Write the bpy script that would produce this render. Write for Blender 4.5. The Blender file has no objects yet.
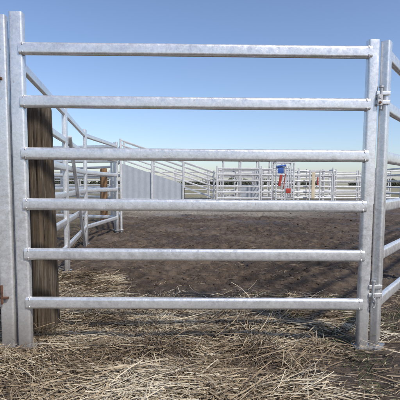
import bpy, math, random
import numpy as np
from mathutils import Vector, Matrix, noise
random.seed(7); rng=np.random.default_rng(7)
S=bpy.context.scene

# ---------------------------------------------------------------- materials
def newmat(name):
    m=bpy.data.materials.new(name); m.use_nodes=True
    nt=m.node_tree; b=nt.nodes["Principled BSDF"]
    return m,nt,b
def N(nt,t,**kw):
    n=nt.nodes.new(t)
    for k,v in kw.items(): setattr(n,k,v)
    return n
def ramp(nt,src,stops):
    r=N(nt,"ShaderNodeValToRGB"); e=r.color_ramp.elements
    while len(e)<len(stops): e.new(0.5)
    for el,(p,c) in zip(e,stops):
        el.position=p; el.color=(c[0],c[1],c[2],1) if hasattr(c,'__len__') else (c,c,c,1)
    nt.links.new(src,r.inputs[0]); return r.outputs[0]
def tex(nt,vec,scale,detail=4,rough=.55):
    n=N(nt,"ShaderNodeTexNoise"); n.inputs["Scale"].default_value=scale
    n.inputs["Detail"].default_value=detail; n.inputs["Roughness"].default_value=rough
    nt.links.new(vec,n.inputs["Vector"]); return n.outputs["Fac"]
def mix(nt,fac,a,b,mode='MIX'):
    n=N(nt,"ShaderNodeMix",data_type='RGBA',blend_type=mode)
    for i,v in ((0,fac),(6,a),(7,b)):
        if isinstance(v,bpy.types.NodeSocket): nt.links.new(v,n.inputs[i])
        elif i==0: n.inputs[0].default_value=v
        else: n.inputs[i].default_value=(v[0],v[1],v[2],1)
    return n.outputs[2]
def mathn(nt,op,a,b=0.0,clamp=False):
    n=N(nt,"ShaderNodeMath",operation=op,use_clamp=clamp)
    for i,v in ((0,a),(1,b)):
        if isinstance(v,bpy.types.NodeSocket): nt.links.new(v,n.inputs[i])
        else: n.inputs[i].default_value=v
    return n.outputs[0]
def smooth(nt,v,a,b):
    n=N(nt,"ShaderNodeMapRange",interpolation_type='SMOOTHSTEP')
    nt.links.new(v,n.inputs[0]); n.inputs[1].default_value=a; n.inputs[2].default_value=b
    return n.outputs[0]
def bump(nt,b,h,strength,dist):
    n=N(nt,"ShaderNodeBump"); n.inputs["Strength"].default_value=strength; n.inputs["Distance"].default_value=dist
    nt.links.new(h,n.inputs["Height"]); nt.links.new(n.outputs[0],b.inputs["Normal"])

def galv(name,lo=.62,hi=.84,metal=.60,rough=.27,rust=True,detail=True,tint=(1,1,1)):
    m,nt,b=newmat(name); tc=N(nt,"ShaderNodeTexCoord"); o=tc.outputs["Object"]
    v=N(nt,"ShaderNodeTexVoronoi"); v.inputs["Scale"].default_value=110
    w=N(nt,"ShaderNodeMapping"); nt.links.new(o,w.inputs[0]); nt.links.new(w.outputs[0],v.inputs["Vector"])
    sep=N(nt,"ShaderNodeSeparateColor"); nt.links.new(v.outputs["Color"],sep.inputs[0])
    n1=tex(nt,o,3.5,6,.65); n2=tex(nt,o,28,5,.6)
    a=mathn(nt,'ADD',mathn(nt,'MULTIPLY',n1,.55),mathn(nt,'MULTIPLY',n2,.3))
    a=mathn(nt,'ADD',a,mathn(nt,'MULTIPLY',sep.outputs[0],.15 if detail else .05))
    col=ramp(nt,a,[(.36,(lo*.98*tint[0],lo*.98*tint[1],lo*.98*tint[2])),(.66,(hi*tint[0],hi*tint[1],hi*.99*tint[2]))])
    mp=N(nt,"ShaderNodeMapping"); mp.inputs["Scale"].default_value=(30,30,1.6); nt.links.new(o,mp.inputs[0])
    st=tex(nt,mp.outputs[0],1,4,.6)
    col=mix(nt,mathn(nt,'MULTIPLY',smooth(nt,st,.55,.75),.2),col,(.42,.42,.40))
    blo=tex(nt,o,9,6,.7)
    if detail: col=mix(nt,mathn(nt,'MULTIPLY',smooth(nt,blo,.6,.72),.4),col,(.88,.88,.86))
    if rust:
        r=tex(nt,o,22,5,.7); r2=tex(nt,o,1.7,2,.5)
        rf=mathn(nt,'MULTIPLY',smooth(nt,r,.66,.73),smooth(nt,r2,.5,.6))
        col=mix(nt,rf,col,(.18,.085,.04))
        sx=N(nt,"ShaderNodeSeparateXYZ"); nt.links.new(o,sx.inputs[0])
        d=mathn(nt,'SUBTRACT',1.0,smooth(nt,mathn(nt,'ADD',sx.outputs[2],mathn(nt,'MULTIPLY',n2,-.25)),-.1,.16))
        col=mix(nt,mathn(nt,'MULTIPLY',d,.5),col,(.15,.12,.09))
    nt.links.new(col,b.inputs["Base Color"])
    b.inputs["Metallic"].default_value=metal
    rr=ramp(nt,n2,[(.3,rough-.06),(.75,rough+.16)]); nt.links.new(rr,b.inputs["Roughness"])
    hh=mathn(nt,'ADD',mathn(nt,'MULTIPLY',n2,.7),mathn(nt,'MULTIPLY',sep.outputs[1],.12))
    hh=mathn(nt,'ADD',hh,mathn(nt,'MULTIPLY',n1,3.0))
    bump(nt,b,hh,.28,.0025)
    return m
GALV=galv("galvanised_steel"); GALV2=galv("galvanised_steel_far",.50,.76,.35,.42,False,False)
SHEET=galv("galvanised_sheet",.42,.50,.2,.42,False,False,(.93,.99,1.06))
def simple(name,c1,c2,scale=8,rough=.7,metal=0,bs=.3,bd=.01):
    m,nt,b=newmat(name); tc=N(nt,"ShaderNodeTexCoord"); n=tex(nt,tc.outputs["Object"],scale,6,.65)
    nt.links.new(ramp(nt,n,[(.3,c1),(.7,c2)]),b.inputs["Base Color"]); b.inputs["Roughness"].default_value=rough
    b.inputs["Metallic"].default_value=metal; bump(nt,b,n,bs,bd); return m
WELD=simple("weld_bead",(.34,.33,.32),(.60,.60,.60),60,.5,.5,.5,.003)
RUST=simple("rusty_steel",(.07,.035,.02),(.18,.085,.05),50,.85,.2,.6,.003)
RED=simple("red_paint",(.30,.03,.02),(.42,.05,.03),5,.5)
BLUE=simple("blue_paint",(.02,.07,.28),(.04,.12,.40),5,.5)
CREAM=simple("cream_board",(.50,.42,.28),(.66,.58,.42),3,.6)
DARK=simple("tube_shade_black",(.015,.015,.015),(.04,.04,.04),20,.7)  # near-black paint for the shade inside open tube ends

def woodmat(name,dark,light,grey=(.27,.235,.19)):
    m,nt,b=newmat(name); tc=N(nt,"ShaderNodeTexCoord"); o=tc.outputs["Object"]
    mp=N(nt,"ShaderNodeMapping"); mp.inputs["Scale"].default_value=(30,30,.8); nt.links.new(o,mp.inputs[0])
    g=tex(nt,mp.outputs[0],1.5,8,.72); n=tex(nt,o,4,6,.65)
    mp2=N(nt,"ShaderNodeMapping"); mp2.inputs["Scale"].default_value=(70,70,2.2); nt.links.new(o,mp2.inputs[0])
    g2=tex(nt,mp2.outputs[0],1.5,6,.7)
    col=ramp(nt,g,[(.34,dark),(.5,tuple((a+c)/2*.9 for a,c in zip(dark,light))),(.68,light)])
    col=mix(nt,mathn(nt,'MULTIPLY',smooth(nt,n,.42,.62),.6),col,(.085,.068,.052))
    col=mix(nt,mathn(nt,'MULTIPLY',smooth(nt,g2,.50,.66),.55),col,grey)
    ck=mathn(nt,'SUBTRACT',1,smooth(nt,g,.32,.37))
    col=mix(nt,ck,col,(.010,.008,.006))
    nt.links.new(col,b.inputs["Base Color"]); b.inputs["Roughness"].default_value=.95; b.inputs["Specular IOR Level"].default_value=.2
    hh=mathn(nt,'ADD',g,mathn(nt,'MULTIPLY',g2,.5)); hh=mathn(nt,'SUBTRACT',hh,mathn(nt,'MULTIPLY',ck,.4))
    bump(nt,b,hh,1.0,.016); return m
WOOD=woodmat("weathered_post_timber",(.038,.028,.020),(.19,.14,.092))
WOOD2=woodmat("treated_pine",(.12,.06,.03),(.42,.25,.13),(.34,.24,.15))

# ---------------------------------------------------------------- mesh helper
class MB:
    def __init__(s): s.v=[];s.f=[];s.m=[];s.mats=[]
    def mi(s,mat):
        if mat not in s.mats: s.mats.append(mat)
        return s.mats.index(mat)
    def sweep(s,rings,mat,caps=True):
        i0=len(s.v); n=len(rings[0]); mi=s.mi(mat)
        for r in rings: s.v+= [tuple(p) for p in r]
        for k in range(len(rings)-1):
            for j in range(n):
                a=i0+k*n+j; b=i0+k*n+(j+1)%n
                s.f.append((a,b,b+n,a+n)); s.m.append(mi)
        if caps:
            s.f.append(tuple(i0+j for j in range(n))[::-1]); s.m.append(mi)
            e=i0+(len(rings)-1)*n
            s.f.append(tuple(e+j for j in range(n))); s.m.append(mi)
    def prof(s,w,h,r,seg=5):
        pts=[]
        r=min(r,w/2-1e-5,h/2-1e-5)
        for cx,cy,a0 in ((w/2-r,h/2-r,0),(-w/2+r,h/2-r,90),(-w/2+r,-h/2+r,180),(w/2-r,-h/2+r,270)):
            for k in range(seg+1):
                a=math.radians(a0+90*k/seg); pts.append((cx+r*math.cos(a),cy+r*math.sin(a)))
        return pts
    def bar(s,p0,p1,w,h,r,mat,side=None,seg=5,nseg=1,wob=0):
        p0=Vector(p0);p1=Vector(p1);d=(p1-p0).normalized()
        if side is None:
            side=Vector((0,0,1)).cross(d)
            if side.length<1e-3: side=Vector((1,0,0))
        side=(Vector(side)-d*d.dot(Vector(side))).normalized(); up=d.cross(side)
        pr=s.prof(w,h,r,seg); rings=[]
        for k in range(nseg+1):
            t=k/nseg; c=p0.lerp(p1,t)
            if wob and 0<k<nseg:
                c=c+up*wob*noise.noise(c*1.3)+side*wob*noise.noise(c*1.7+Vector((9,3,1)))
            rings.append([c+side*a+up*b for a,b in pr])
        s.sweep(rings,mat)
    def obj(s,name,parent=None,angle=35,origin=None):
        me=bpy.data.meshes.new(name); me.from_pydata(s.v,[],s.f)
        for m in s.mats: me.materials.append(m)
        me.polygons.foreach_set("material_index",s.m)
        me.polygons.foreach_set("use_smooth",[True]*len(s.f)); me.update()
        import bmesh
        bm=bmesh.new(); bm.from_mesh(me); bmesh.ops.recalc_face_normals(bm,faces=bm.faces); bm.to_mesh(me); bm.free()
        me.set_sharp_from_angle(angle=math.radians(angle))
        o=bpy.data.objects.new(name,me); S.collection.objects.link(o)
        if parent: o.parent=parent
        return o
def empty(name,loc=(0,0,0)):
    e=bpy.data.objects.new(name,None); S.collection.objects.link(e); e.empty_display_size=.2
    return e

RZ=[.258,.5415,.825,1.109,1.393,1.677]
def panel(name,p0,p1,mat=GALV,tops=(1.76,1.76),pw=.06,rw=.070,rt=.036,simple_=False,sheet=None,rails=RZ,base=(0,0),split=False):
    p0=Vector((p0[0],p0[1],0));p1=Vector((p1[0],p1[1],0)); d=(p1-p0).normalized(); nrm=Vector((0,0,1)).cross(d)
    root=empty(name) if split else None
    m=MB(); seg=2 if simple_ else 5
    for p,t,bs in ((p0,tops[0],base[0]),(p1,tops[1],base[1])):
        m.bar(p+Vector((0,0,bs-.05)),p+Vector((0,0,t+bs)),pw,pw*.7,.012,mat,side=d,seg=seg)
        if not simple_: m.bar(p+Vector((0,0,bs-.004)),p+Vector((0,0,bs+.006)),pw*1.7,pw*1.3,.004,mat,side=d,seg=2)
    if split: m.obj("posts",root); m=MB()
    for z in rails:
        m.bar(p0+Vector((0,0,z+base[0]))+d*pw*.3,p1+Vector((0,0,z+base[1]))-d*pw*.3,rt,rw,rt*.48,mat,side=nrm,seg=seg,nseg=1 if simple_ else 8,wob=0 if simple_ else .004)
    if split: m.obj("rails",root); return root
    return m.obj(name)

# ---------------------------------------------------------------- the gate
YG=2.25
gate=empty("cattle_gate")
XL,XR=-1.010,.953
m=MB()
m.bar((XL-.002,YG+.022,.0),(XL-.002,YG+.022,1.875),.074,.050,.012,GALV,side=(1,0,0),nseg=10,wob=.002)
m.obj("hinge_stile",gate)
m=MB()
m.bar((XR,YG+.035,.0),(XR,YG+.035,1.745),.062,.050,.012,GALV,side=(1,0,0),nseg=10,wob=.002)
m.obj("latch_stile",gate)
m=MB()
m.bar((XL-.002,YG+.022,1.873),(XL-.002,YG+.022,1.8765),.064,.040,.009,DARK,side=(1,0,0))  # solid dark caps stand in for the shaded hollow of the stiles
m.bar((XR,YG+.035,1.743),(XR,YG+.035,1.7465),.052,.040,.009,DARK,side=(1,0,0))
m.obj("tube_mouth_shade",gate)
m=MB()
m.bar((XL+.015,YG+.02,-.003),(XL+.015,YG+.02,.007),.13,.09,.004,GALV,side=(1,0,0),seg=2)
m.bar((XR,YG+.03,-.003),(XR,YG+.03,.007),.10,.08,.004,GALV,side=(1,0,0),seg=2)
m.obj("foot_plates",gate)
for i,z in enumerate(RZ):
    m=MB()
    m.bar((XL+.016,YG+.004,z+.003),(XR-.012,YG+.020,z),.034,.068,.0165,GALV,side=(0,1,0),seg=7,nseg=14,wob=.004)
    m.obj("rail_%d"%(i+1),gate)
m=MB()
def weld(m,c,w,h):
    pts=m.prof(w,h,min(w,h)*.48,9)
    for (a,b) in pts:
        r=.0032*(.8+.5*random.random())
        q=Vector(c)+Vector((0,a,b))+Vector((random.uniform(-.001,.001),0,0))
        ring=[]
        for k in range(4):
            ph=math.pi*(k+.5)/4
            ring.append([q+Vector((1.3*r*math.cos(ph),r*math.sin(ph)*math.cos(t*math.pi/3),r*math.sin(ph)*math.sin(t*math.pi/3))) for t in range(6)])
        m.sweep(ring,WELD)
for z in RZ:
    weld(m,(XL+.037,YG+.005,z+.003),.034,.068)
    weld(m,(XR-.033,YG+.020,z),.034,.068)
m.obj("weld_beads",gate)

m=MB(); fp=empty("fence_panel")
XO=-1.110
m.bar((XO,YG+.03,-.02),(XO,YG+.03,1.862),.078,.05,.012,GALV,side=(1,0,0))
m.bar((-3.15,YG+.08,-.02),(-3.15,YG+.08,1.862),.084,.05,.012,GALV,side=(1,0,0))
m.bar((XO,YG+.03,-.003),(XO,YG+.03,.007),.11,.09,.004,GALV,side=(1,0,0),seg=2)
m.obj("posts",fp)
m=MB()
for z in RZ: m.bar((-1.13,YG+.03,z),(-3.13,YG+.08,z),.034,.068,.0165,GALV,side=(0,1,0),nseg=6,wob=.003)
m.obj("rails",fp)
m=MB()
for z in (1.545,.315):
    m.bar((-1.145,YG-.004,z-.025),(-1.095,YG-.004,z-.025),.02,.012,.004,RUST,side=(0,1,0))
    m.bar((-1.128,YG-.012,z-.06),(-1.128,YG-.012,z+.05),.014,.014,.0069,RUST)
m.obj("rusty_pins",fp)

XH=1.036
P=panel("fence_panel",(XH+.0,YG+.05),(XH+1.25,YG+.05+1.62),tops=(1.742,1.75),pw=.07,split=True)
m=MB()
for z,c in ((1.43,1),(.34,1)):
    m.bar((XR+.02,YG+.008,z+.025),(XH+.012,YG+.012,z+.025),.012,.022,.003,GALV,side=(0,1,0))
    m.bar((XR+.02,YG+.008,z-.025),(XH+.012,YG+.012,z-.025),.012,.022,.003,GALV,side=(0,1,0))
    m.bar((XH-.040,YG+.006,z-.065),(XH-.040,YG+.006,z+.055),.016,.016,.0079,WELD)
    m.bar((XH-.040,YG+.006,z+.055),(XH-.040,YG+.006,z+.064),.026,.026,.0125,WELD)
m.bar((XH-.050,YG-.004,1.385),(XH-.048,YG-.004,1.445),.030,.012,.004,WELD,side=(1,0,0))
m.bar((XH-.050,YG-.014,1.40),(XH-.050,YG-.002,1.40),.014,.014,.006,RUST)
m.bar((XH-.050,YG-.014,1.43),(XH-.050,YG-.002,1.43),.014,.014,.006,WELD)
m.obj("hinge_lugs",P)
m=MB()
def link(m,c,ax,L=.032,W=.018,t=.0035,mat=WELD):
    c=Vector(c); rings=[]; side=Vector((math.cos(ax),math.sin(ax),0)); K=14
    for k in range(K+1):
        a=2*math.pi*k/K; ctr=c+side*(W/2*math.cos(a))+Vector((0,0,1))*(L/2*math.sin(a)); out=(side*math.cos(a)+Vector((0,0,1))*math.sin(a)); nn=side.cross(Vector((0,0,1)))
        rings.append([ctr+out*t*math.cos(b)+nn*t*math.sin(b) for b in [i*math.pi/3 for i in range(6)]])
    m.sweep(rings,mat,caps=False)
for k in range(3): link(m,(XR+.045,YG-.006,.31-k*.024),(k%2)*1.57+.3)
m.obj("chain",P)

panel("fence_panel",(XH+1.32,YG+1.75),(XH+2.6,YG+3.4))
panel("fence_panel",(XH+2.66,YG+3.5),(XH+3.9,YG+5.2))
panel("fence_panel",(XH+3.95,YG+5.3),(XH+5.3,YG+7.0))

def lp(t): return (-1.085-.176*t,2.36+.984*t)
panel("fence_panel",lp(0),lp(1.88)); panel("fence_panel",lp(1.96),lp(3.84))
a=lp(3.93)
panel("fence_panel",a,(-1.66,8.0))
panel("fence_panel",(-1.72,8.1),(-3.6,8.6))
panel("fence_panel",(-1.60,8.1),(-2.35,11.0),mat=GALV2)
panel("fence_panel",(-3.7,8.6),(-5.6,9.0))
panel("fence_panel",(-2.45,11.1),(-4.4,12.9),mat=GALV2)
panel("fence_panel",(-4.5,13.0),(-6.6,14.6),mat=GALV2,simple_=True)
m=MB(); m.bar((-1.42,4.4,1.45),(-1.62,5.6,.06),.04,.03,.01,GALV2); m.obj("brace_bar")

# ---------------------------------------------------------------- wooden posts
def wpost(name,x,y,r,h,mat,lean=(0,0),sides=64):
    m=MB(); rings=[]
    K=60
    for k in range(K+1):
        z=-.1+(h+.1)*k/K; rr=r*(1.05-.09*z/h)
        if k==K: rr*=.93
        ring=[]
        for j in range(sides):
            a=2*math.pi*j/sides
            ca,sa=math.cos(a),math.sin(a)
            g=noise.noise(Vector((ca*2.2,sa*2.2,z*.8+x*3)))*.07+noise.noise(Vector((ca*9,sa*9,z*.9+x*3)))*.04
            c=noise.noise(Vector((ca*7+5,sa*7,z*.35+x*7)))
            g-=.09*max(0,1-abs(c)*9)
            q=rr*(1+g); zz=z+(.02*noise.noise(Vector((ca*3,sa*3,3)))+.006*math.sin(a+1) if k==K else 0)
            ring.append((x+q*ca+lean[0]*z,y+q*sa+lean[1]*z,zz))
        rings.append(ring)
    m.sweep(rings,mat); return m.obj(name,angle=60)
wpost("wooden_post",-1.00,2.545,.084,1.425,WOOD,lean=(-.012,0))
wpost("wooden_post",-2.38,9.9,.085,1.30,WOOD2)
wpost("wooden_post",-2.62,6.9,.08,1.2,WOOD)
wpost("wooden_post",-4.4,11.2,.09,1.3,WOOD2)

# ---------------------------------------------------------------- loading ramp
R=empty("loading_ramp"); y0=20.0
def zt(x): return 3.10-(x+3.95)*.335
for yy,nm in ((y0,"near_side"),(y0+1.0,"far_side")):
    m=MB()
    xs=(-3.95,-2.4,-.85,.70)
    for x in xs: m.bar((x,yy-.05,-.05),(x,yy-.05,max(zt(x)+.03,1.6)),.085,.06,.01,GALV2,side=(1,0,0),seg=2)
    for k in range(5):
        off=-.03-.235*k
        m.bar((xs[0],yy-.03,zt(xs[0])+off),(xs[-1],yy-.03,zt(xs[-1])+off),.03,.075,.01,GALV2,side=(0,1,0),seg=2)
    def zs(x): return max(zt(x)-1.17,.30)
    X=[-3.92+.0755*k for k in range(21)]; X2=[-2.39+.0735*k for k in range(21)]
    for seg_ in (X,X2):      # lightly ribbed sheet
        rings=[]
        for q,xa in enumerate(seg_):
            o_=-.010 if q%4 in (0,1) else 0
            rings.append([(xa+(.02 if q%2 else 0),yy-.012+o_,.12),(xa+(.02 if q%2 else 0),yy-.006+o_,.12),(xa+(.02 if q%2 else 0),yy-.006+o_,zs(xa)),(xa+(.02 if q%2 else 0),yy-.012+o_,zs(xa))])
        m.sweep(rings,SHEET)
    m.bar((-3.95,yy-.05,.13),(.7,yy-.05,.13),.03,.10,.01,GALV2,side=(0,1,0),seg=2)
    m.obj(nm,R)
m=MB(); 
m.sweep([[(-3.95,y0+.02,1.80),(-3.95,y0+.9,1.80),(-3.95,y0+.9,1.86),(-3.95,y0+.02,1.86)],[(.6,y0+.02,.24),(.6,y0+.9,.24),(.6,y0+.9,.30),(.6,y0+.02,.30)]],SHEET)
m.obj("deck",R)

# ---------------------------------------------------------------- back yards
def bp(a,b,**k):
    k.setdefault('tops',(1.8,1.8)); return panel("yard_panel",a,b,mat=GALV2,simple_=True,pw=.075,rw=.075,**k)
bp((.80,19.2),(2.85,19.3)); bp((.80,19.3),(.95,21.3)); bp((2.95,19.4),(3.0,21.4))
bp((.95,21.5),(2.95,21.6)); bp((1.2,23.6),(3.1,23.8)); bp((3.15,23.8),(5.2,24.0))
bp((4.7,20.2),(6.7,20.4),tops=(1.5,1.5),rails=RZ[:5]); bp((6.8,20.4),(8.9,20.8),tops=(1.5,1.5),rails=RZ[:5])
bp((4.75,20.3),(4.6,22.3)); bp((6.8,20.6),(6.9,22.6)); bp((5.3,24.1),(7.4,24.3)); bp((7.5,24.3),(9.6,24.6))
bp((9.0,20.8),(11.0,21.2)); bp((9.7,24.6),(11.8,24.9)); bp((11.1,21.2),(13.2,21.6))
bp((-1.6,26.5),(.5,26.5)); bp((.6,26.5),(2.7,26.6)); bp((-3.8,26.4),(-1.7,26.5))
bp((9.1,15.5),(9.05,17.9)); bp((9.0,18.0),(9.0,20.6))
bp((1.9,21.7),(2.0,23.6)); bp((3.3,21.5),(5.3,21.7)); bp((5.4,22.0),(7.5,22.2)); bp((3.4,21.7),(3.6,23.7)); bp((5.9,22.3),(5.8,24.0))
bp((2.6,28),(4.7,28)); bp((4.8,28),(6.9,28.2)); bp((7.0,28.2),(9.1,28.4)); bp((9.2,28.4),(11.3,28.6)); bp((11.4,28.6),(13.5,28.8))
bp((-6,27),(-3.9,26.5)); bp((-8.2,27.4),(-6.1,27)); bp((-10.4,27.8),(-8.3,27.4))
rc=empty("cattle_race"); m=MB()
for x in (1.15,2.0,2.9,3.55):
    h=2.12
    for yy in (19.9,20.7): m.bar((x,yy,-.05),(x,yy,h),.075,.06,.01,GALV2,side=(1,0,0),seg=2)
    m.bar((x,19.87,h),(x,20.73,h),.06,.07,.01,GALV2,seg=2)
m.bar((1.12,19.9,h+.002),(3.58,19.9,h+.002),.055,.075,.01,GALV2,side=(0,1,0),seg=2)
m.bar((1.12,20.7,h+.002),(3.58,20.7,h+.002),.055,.075,.01,GALV2,side=(0,1,0),seg=2)
m.obj("bows",rc); m=MB()
for yy in (19.9,20.7):
    for z in RZ[:]: m.bar((1.15,yy-.02,z),(3.55,yy-.02,z),.035,.07,.015,GALV2,side=(0,1,0),seg=2)
m.bar((2.02,19.86,.55),(2.88,19.86,.55),.006,.7,.001,SHEET,side=(0,1,0),seg=1)
m.obj("rails",rc)
cc=empty("cattle_crush"); m=MB(); cx0,cx1,cy=3.75,4.62,19.8
for x in (cx0,(cx0+cx1)/2,cx1):
    for yy in (cy,cy+.8): m.bar((x,yy,-.05),(x,yy,2.05),.08,.07,.01,GALV2,side=(1,0,0),seg=2)
for z in (.25,.6,1.0,1.4,1.75,2.0): 
    for yy in (cy,cy+.8): m.bar((cx0,yy-.03,z),(cx1,yy-.03,z),.04,.06,.01,GALV2,side=(0,1,0),seg=2)
for x in (cx0,cx1): m.bar((x,cy,2.05),(x,cy+.8,2.05),.06,.06,.01,GALV2,seg=2)
m.obj("frame",cc); m=MB()
m.bar((cx0+.05,cy-.07,1.62),(cx0+.34,cy-.07,1.62),.03,.30,.02,BLUE,side=(0,1,0),seg=2)
m.bar((cx0-.02,cy-.09,1.80),(cx0+.45,cy-.09,1.86),.09,.09,.04,BLUE,seg=4)
m.obj("blue_headbail_guard",cc); m=MB()
m.bar((cx0+.14,cy-.08,.85),(cx0+.22,cy-.08,1.40),.05,.13,.02,RED,side=(0,1,0),seg=2)
m.bar((cx0+.48,cy-.07,.62),(cx0+.70,cy-.07,.62),.02,.24,.01,RED,side=(0,1,0),seg=2)
m.bar((cx0+.34,cy-.10,.7),(cx0+.42,cy-.16,1.45),.035,.035,.015,RED,seg=3)
m.obj("red_side_gate",cc); m=MB()
for k in range(5): m.bar((cx0+.50+.085*k,cy-.05,.3),(cx0+.50+.085*k,cy-.05,1.85),.035,.03,.01,GALV,side=(1,0,0),seg=2)
m.obj("upright_bars",cc)
sg=empty("sliding_gate"); m=MB()
m.bar((5.46,20.0,-.05),(5.46,20.0,1.62),.07,.05,.01,GALV2,side=(1,0,0),seg=2)
m.bar((5.96,20.0,-.05),(5.96,20.0,1.62),.07,.05,.01,GALV2,side=(1,0,0),seg=2)
m.bar((5.43,20.0,1.62),(6.4,20.0,1.62),.05,.07,.01,GALV2,side=(0,1,0),seg=2)
for z in RZ[:5]: m.bar((5.46,20.0,z),(5.96,20.0,z),.03,.06,.012,GALV2,side=(0,1,0),seg=2)
m.obj("frame",sg); m=MB()
m.bar((5.62,19.94,.25),(5.62,19.94,1.55),.17,.02,.006,CREAM,side=(1,0,0),seg=2)
m.bar((5.84,19.94,.9),(5.84,19.94,1.3),.06,.02,.006,RED,side=(1,0,0),seg=2)
m.obj("board",sg)

# ---------------------------------------------------------------- ground
def gh(x,y):
    v=Vector((x,y,0))
    near=1-min(max((y-20)/20,0),1)
    h=.018*noise.noise(v*1.1)+.012*noise.noise(v*4.3+Vector((4,4,4)))
    clod=noise.noise(v*14)*.008+noise.noise(v*33)*.006
    if y>2.7: 
        k=min((y-2.7)/1.2,1)
        h+=k*(.05*abs(noise.noise(v*5.0+Vector((7,1,0))))+clod*2.2+.03*noise.noise(v*2.2)+.012*noise.noise(v*9)) -.04*k
        if y<18:   # hoof prints
            dd=noise.voronoi(Vector((x*3.6,y*3.6,2)))[0]
            d0,d1=dd[0],dd[1]
            h+=k*(-.045*max(0,1-(d0/.30)**2)+.012*max(0,1-abs(d0-.38)/.14))
    else: h+=clod*.5
    if y<2.6: h-= .008
    return h*near
def axis(dense0,dense1,step,far0,far1,g):
    a=list(np.arange(dense0,dense1,step)); s=step; x=dense1
    while x<far1: a.append(x); s*=g; x+=s
    a.append(far1); s=step; x=dense0-step; pre=[]
    while x>far0: pre.append(x); s*=g; x-=s
    pre.append(far0); return pre[::-1]+a
gx=axis(-2.2,2.4,.016,-4000,4000,1.03); gy=axis(1.3,6.0,.018,-300,6000,1.02)
nx,ny=len(gx),len(gy)
V=np.empty((ny,nx,3),dtype=np.float32)
for j,y in enumerate(gy):
    for i,x in enumerate(gx):
        V[j,i]=(x,y,gh(x,y) if (-14<x<14 and -1<y<40) else 0)
idx=np.arange(nx*ny).reshape(ny,nx)
F=np.stack([idx[:-1,:-1],idx[:-1,1:],idx[1:,1:],idx[1:,:-1]],-1).reshape(-1,4)
def npmesh(name,V,F,mat,smooth_=True,col=None):
    me=bpy.data.meshes.new(name); V=V.reshape(-1,3); k=F.shape[1]
    me.vertices.add(len(V)); me.vertices.foreach_set("co",V.astype(np.float32).ravel())
    me.loops.add(F.size); me.loops.foreach_set("vertex_index",F.astype(np.int32).ravel())
    me.polygons.add(len(F)); me.polygons.foreach_set("loop_start",np.arange(0,F.size,k,dtype=np.int32))
    me.polygons.foreach_set("use_smooth",np.full(len(F),smooth_))
    me.update(calc_edges=True); me.materials.append(mat)
    if col is not None:
        at=me.attributes.new("tone",'FLOAT','POINT'); at.data.foreach_set("value",col.astype(np.float32).ravel())
    o=bpy.data.objects.new(name,me); S.collection.objects.link(o); return o
m,nt,b=newmat("paddock_dirt"); tc=N(nt,"ShaderNodeTexCoord"); o=tc.outputs["Object"]
sx=N(nt,"ShaderNodeSeparateXYZ"); nt.links.new(o,sx.inputs[0]); X=sx.outputs[0];Y=sx.outputs[1]
n1=tex(nt,o,.8,7,.68); n2=tex(nt,o,9,8,.72); n3=tex(nt,o,60,5,.7)
c=ramp(nt,n2,[(.34,(.034,.023,.0155)),(.5,(.088,.062,.043)),(.66,(.160,.116,.080))])
c=mix(nt,mathn(nt,'MULTIPLY',smooth(nt,n1,.50,.62),.55),c,(.165,.127,.095))
c=mix(nt,mathn(nt,'MULTIPLY',smooth(nt,n1,.50,.38),.5),c,(.036,.026,.019))
c=mix(nt,mathn(nt,'MULTIPLY',smooth(nt,n3,.55,.75),.5),c,(.21,.165,.125))
wob=mathn(nt,'MULTIPLY',mathn(nt,'SUBTRACT',tex(nt,o,.35,5,.6),.5),7)
yy=mathn(nt,'ADD',Y,wob)
tr=mathn(nt,'MULTIPLY',smooth(nt,yy,11.2,13.0),mathn(nt,'SUBTRACT',1,smooth(nt,mathn(nt,'ADD',X,wob),1.2,6)))
c=mix(nt,mathn(nt,'MULTIPLY',tr,.85),c,ramp(nt,n2,[(.3,(.22,.19,.15)),(.7,(.38,.34,.28))]))
far=smooth(nt,Y,22,30)
c=mix(nt,far,c,ramp(nt,tex(nt,o,.05,4,.6),[(.35,(.17,.155,.08)),(.65,(.28,.25,.16))]))
lg=mathn(nt,'SUBTRACT',1,smooth(nt,mathn(nt,'ADD',X,mathn(nt,'MULTIPLY',wob,.12)),-3.2,-2.0))
c=mix(nt,mathn(nt,'MULTIPLY',lg,.7),c,ramp(nt,n2,[(.35,(.10,.085,.05)),(.7,(.26,.22,.145))]))
nt.links.new(c,b.inputs["Base Color"])
wet=smooth(nt,tex(nt,o,.55,4,.5),.50,.62)
rgh=mathn(nt,'SUBTRACT',.92,mathn(nt,'MULTIPLY',wet,.42)); nt.links.new(rgh,b.inputs["Roughness"])
b.inputs["Specular IOR Level"].default_value=.35
hh=mathn(nt,'ADD',n2,mathn(nt,'MULTIPLY',n3,.35)); bump(nt,b,hh,1.0,.035)
DIRT=m
npmesh("ground",V,F,DIRT)

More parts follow.
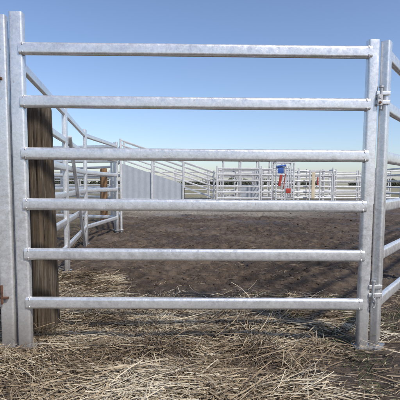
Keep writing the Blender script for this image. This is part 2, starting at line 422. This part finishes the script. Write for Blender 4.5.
# ---------------------------------------------------------------- dirt clods
import bmesh
bm=bmesh.new(); bmesh.ops.create_icosphere(bm,subdivisions=2,radius=1); bv=np.array([v.co[:] for v in bm.verts]); bf=np.array([[v.index for v in f.verts] for f in bm.faces]); bm.free()
vs=[];fs=[];tn=[];n=0
for k in range(12000):
    y=2.5+ (random.random()**1.6)*11.5; x=random.uniform(-.62,.85)*(y+.4)
    if x<-1.0-.176*(y-2.3): 
        if random.random()<.8: continue
    if noise.noise(Vector((x*.9,y*.9,5)))<random.uniform(-.5,.25): continue
    s=.004+.010*random.random()**1.6+(.020*random.random()**2 if random.random()<.08 else 0)
    s*=1+.02*y
    off=rng.random(3)*50; d=np.array([1+.38*noise.noise(Vector((p*1.5+off))) for p in bv])[:,None] if k%9==0 else d
    th=random.random()*6.28; ro=np.array([[math.cos(th),-math.sin(th),0],[math.sin(th),math.cos(th),0],[0,0,1]])
    sc=np.array([random.uniform(.8,1.5),random.uniform(.7,1.1),random.uniform(.35,.6)])
    v=(bv*d*sc*s)@ro.T+np.array([x,y,gh(x,y)+s*.05]); vs.append(v); fs.append(bf+n); n+=len(v); tn.append(np.full(len(v),random.random()))
npmesh("dirt_clods",np.concatenate(vs),np.concatenate(fs),DIRT,True,np.concatenate(tn))

# ---------------------------------------------------------------- straw
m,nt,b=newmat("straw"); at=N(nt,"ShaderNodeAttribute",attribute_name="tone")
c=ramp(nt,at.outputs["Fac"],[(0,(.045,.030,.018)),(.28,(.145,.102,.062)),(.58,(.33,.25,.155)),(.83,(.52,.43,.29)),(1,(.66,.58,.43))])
tc=N(nt,"ShaderNodeTexCoord"); nn=tex(nt,tc.outputs["Object"],40,3,.6)
c=mix(nt,mathn(nt,'MULTIPLY',nn,.35),c,(.15,.11,.068)); nt.links.new(c,b.inputs["Base Color"]); b.inputs["Roughness"].default_value=.55
b.inputs["Specular IOR Level"].default_value=.3
STRAW=m
def density(x,y):
    e=noise.noise(Vector((x*1.3,y*1.6,2)))
    e2=noise.noise(Vector((x*4,y*5,8)))
    edge=3.0+.35*e+(1.0 if x<-.55 else 0)*min(1,(-.55-x)*2 if x<-.55 else 0)
    f=1.0 if y<edge else max(0,1-(y-edge)/.5)
    xr=.75+.25*e-(.35 if y<2.1 else 0)
    if x>xr: f*=max(.12,1-(x-xr)/.3)
    return f*min(1,max(.04,.66+1.2*e2+.4*e))
def ribbons(spec,name):
    K=5; n=len(spec); V=np.zeros((n,K,2,3)); T=np.zeros((n,K,2))
    for i,(p,yaw,L,w,lift,curve,droop,roll,tone) in enumerate(spec):
        d=np.array([math.cos(yaw),math.sin(yaw),0]); s=np.array([-math.sin(yaw),math.cos(yaw),0])
        for k in range(K):
            t=k/(K-1); u=t-.5
            c_=np.array(p)+d*L*u+s*curve*L*(u*u*4-.3)+np.array([0,0,lift*L*t-droop*L*t*t])
            ww=w*(1-.5*abs(u)*1.2)*.5; sd=s*math.cos(roll)+np.array([0,0,1])*math.sin(roll)
            V[i,k,0]=c_-sd*ww; V[i,k,1]=c_+sd*ww; T[i,k,:]=tone
    base=np.arange(n)[:,None]*(K*2); k=np.arange(K-1)[None,:]*2
    F=np.stack([base+k,base+k+1,base+k+3,base+k+2],-1).reshape(-1,4)
    return npmesh(name,V.reshape(-1,3),F,STRAW,True,T.reshape(-1))
spec=[]; tries=0
while len(spec)<56000 and tries<500000:
    tries+=1
    y=1.25+3.2*random.random()**1.15; x=random.uniform(-1.9,1.75)
    if random.random()>density(x,y): continue
    f=noise.noise(Vector((x*1.7,y*1.7,20)))
    yaw=random.gauss(f*2.2,.65); L=random.choice([.015,.025,.035,.05,.08,.13,.2,.27])*random.uniform(.7,1.3)
    pile=.055*max(0,noise.noise(Vector((x*2.3,y*3,31)))+.35)+.008
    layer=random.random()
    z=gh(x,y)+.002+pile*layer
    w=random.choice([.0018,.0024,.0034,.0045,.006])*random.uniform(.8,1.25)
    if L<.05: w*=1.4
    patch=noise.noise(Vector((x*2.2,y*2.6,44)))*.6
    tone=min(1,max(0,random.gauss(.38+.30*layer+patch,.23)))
    lift=random.gauss(0,.06); 
    if random.random()<.04: lift=random.uniform(.1,.45)
    spec.append(((x,y,z),yaw,L,w,lift,random.gauss(0,.06),abs(random.gauss(0,.05)),random.gauss(0,.45),tone))
for k in range(5000):
    y=2.8+8*random.random()**1.3; x=random.uniform(-.6,.8)*y
    yaw=random.random()*6.28; spec.append(((x,y,gh(x,y)+.012),yaw,random.uniform(.02,.10),.004,random.gauss(0,.05),random.gauss(0,.1),0,random.gauss(0,.5),random.uniform(.1,.7)))
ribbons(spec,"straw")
spec=[]
tufts=[(-.95,2.40),(-1.15,2.42),(-.8,2.5),(-1.0,2.75),(-.55,2.2),(-.3,2.6),(.1,2.35),(.45,2.5),(.7,2.3),(-1.2,2.0),(-.75,1.75),(-.2,1.8),(.25,1.7),(-1.3,3.1),(-1.5,3.8),(-1.1,3.4),(.95,2.35),(-1.25,2.3),(-.5,1.95),(-.9,2.1),(.05,2.05),(.5,2.0)]
tufts+=[(-1.3-.176*t+random.uniform(-.25,.15),2.6+t) for t in np.arange(0,8,.28)]
tufts+=[(1.15+.8*t+random.uniform(-.1,.3),2.4+t) for t in np.arange(0,6,.3)]
for tx,ty in tufts:
    for k in range(50):
        a=random.random()*6.28; r=abs(random.gauss(0,.06)); x=tx+r*math.cos(a); y=ty+r*math.sin(a)
        L=random.uniform(.05,.15)
        spec.append(((x,y,gh(x,y)),a+random.gauss(0,.5),L,.003,random.uniform(.3,1.4),random.gauss(0,.12),random.uniform(.2,.9),random.gauss(0,.7),min(1,max(0,random.gauss(.5,.2)))))
ribbons(spec,"dead_grass")
m,nt,b=newmat("green_grass"); at=N(nt,"ShaderNodeAttribute",attribute_name="tone")
nt.links.new(ramp(nt,at.outputs["Fac"],[(0,(.03,.045,.012)),(1,(.12,.14,.045))]),b.inputs["Base Color"]); b.inputs["Roughness"].default_value=.6
GREEN=m; STR=STRAW; STRAW=GREEN; spec=[]
for k in range(6000):
    x=random.uniform(.45,1.6); y=random.uniform(1.5,3.4)
    if noise.noise(Vector((x*4,y*4,71)))<.05: continue
    spec.append(((x,y,gh(x,y)),random.random()*6.28,random.uniform(.015,.05),.003,random.uniform(.2,1.2),random.gauss(0,.2),.3,random.gauss(0,.7),random.random()))
ribbons(spec,"green_grass"); STRAW=STR

# ---------------------------------------------------------------- distant tree belt
m,nt,b=newmat("foliage"); at=N(nt,"ShaderNodeAttribute",attribute_name="tone")
nt.links.new(ramp(nt,at.outputs["Fac"],[(0,(.05,.06,.04)),(1,(.12,.125,.08))]),b.inputs["Base Color"]); b.inputs["Roughness"].default_value=.8  # leaf colours lightened, distance haze painted in
vs=[];tn=[]
def treeclump(cx,cy,r,h):
    for k in range(int(70*r)):
        a=random.random()*6.28; q=r*random.random()**.5; z=h*(.05+.95*random.random())*(1-.5*(q/r)**2)
        c=np.array([cx+q*math.cos(a),cy+q*math.sin(a),z]); s=random.uniform(.2,.5)
        u=rng.normal(size=3); u/=np.linalg.norm(u); w=np.cross(u,rng.normal(size=3)); w/=np.linalg.norm(w)
        vs.append(np.array([c-u*s-w*s*.6,c+u*s-w*s*.6,c+u*s+w*s*.6,c-u*s+w*s*.6])); tn.append(np.full(4,min(1,max(0,.2+.6*z/h*random.random()+.2*random.random()))))
for k in range(330):
    x=random.uniform(-190,330)
    dens=noise.noise(Vector((x*.02,0,0)))
    if dens<-.3: continue
    y=random.uniform(215,260); h=(3.0+3.2*(dens+.3))*random.uniform(.6,1.25)
    if -120<x<60: h*=.75
    treeclump(x,y,random.uniform(2.2,5),h)
Vt=np.concatenate(vs); npmesh("tree_line",Vt,np.arange(len(Vt)).reshape(-1,4),m,False,np.concatenate(tn))

# ---------------------------------------------------------------- world, sun, camera
EL,AZ=48,138
w=bpy.data.worlds.new("World"); S.world=w; w.use_nodes=True; nt=w.node_tree; nt.nodes.clear()
sk=nt.nodes.new("ShaderNodeTexSky"); sk.sky_type='NISHITA'; sk.sun_disc=False; sk.sun_elevation=math.radians(EL); sk.sun_rotation=math.radians(AZ)
sk.air_density=1.0; sk.dust_density=1.0; sk.ozone_density=3.5
tint=nt.nodes.new("ShaderNodeMix"); tint.data_type='RGBA'; tint.blend_type='MULTIPLY'; tint.inputs[0].default_value=1; tint.inputs[7].default_value=(1.12,1.08,1.12,1)
bg=nt.nodes.new("ShaderNodeBackground"); bg.inputs[1].default_value=.15; out=nt.nodes.new("ShaderNodeOutputWorld")
nt.links.new(sk.outputs[0],tint.inputs[6]); nt.links.new(tint.outputs[2],bg.inputs[0]); nt.links.new(bg.outputs[0],out.inputs[0])
L=bpy.data.lights.new("sun",'SUN'); L.energy=3.9; L.angle=math.radians(4); L.color=(1,.94,.84)
so=bpy.data.objects.new("sun",L); S.collection.objects.link(so)
dv=Vector((math.sin(math.radians(AZ))*math.cos(math.radians(EL)),math.cos(math.radians(AZ))*math.cos(math.radians(EL)),math.sin(math.radians(EL))))
so.rotation_euler=dv.to_track_quat('Z','Y').to_euler()
cam=bpy.data.cameras.new("camera"); co=bpy.data.objects.new("camera",cam); S.collection.objects.link(co)
cam.lens=36; cam.sensor_width=36; cam.shift_y=.0375; cam.clip_start=.05; cam.clip_end=8000
co.matrix_world=Matrix.Translation((0,0,.95))@Matrix.Rotation(math.radians(90-4.5),4,'X')@Matrix.Rotation(math.radians(.35),4,'Z')
S.camera=co
S.view_settings.view_transform='Standard'; S.view_settings.look='None'; S.view_settings.exposure=0
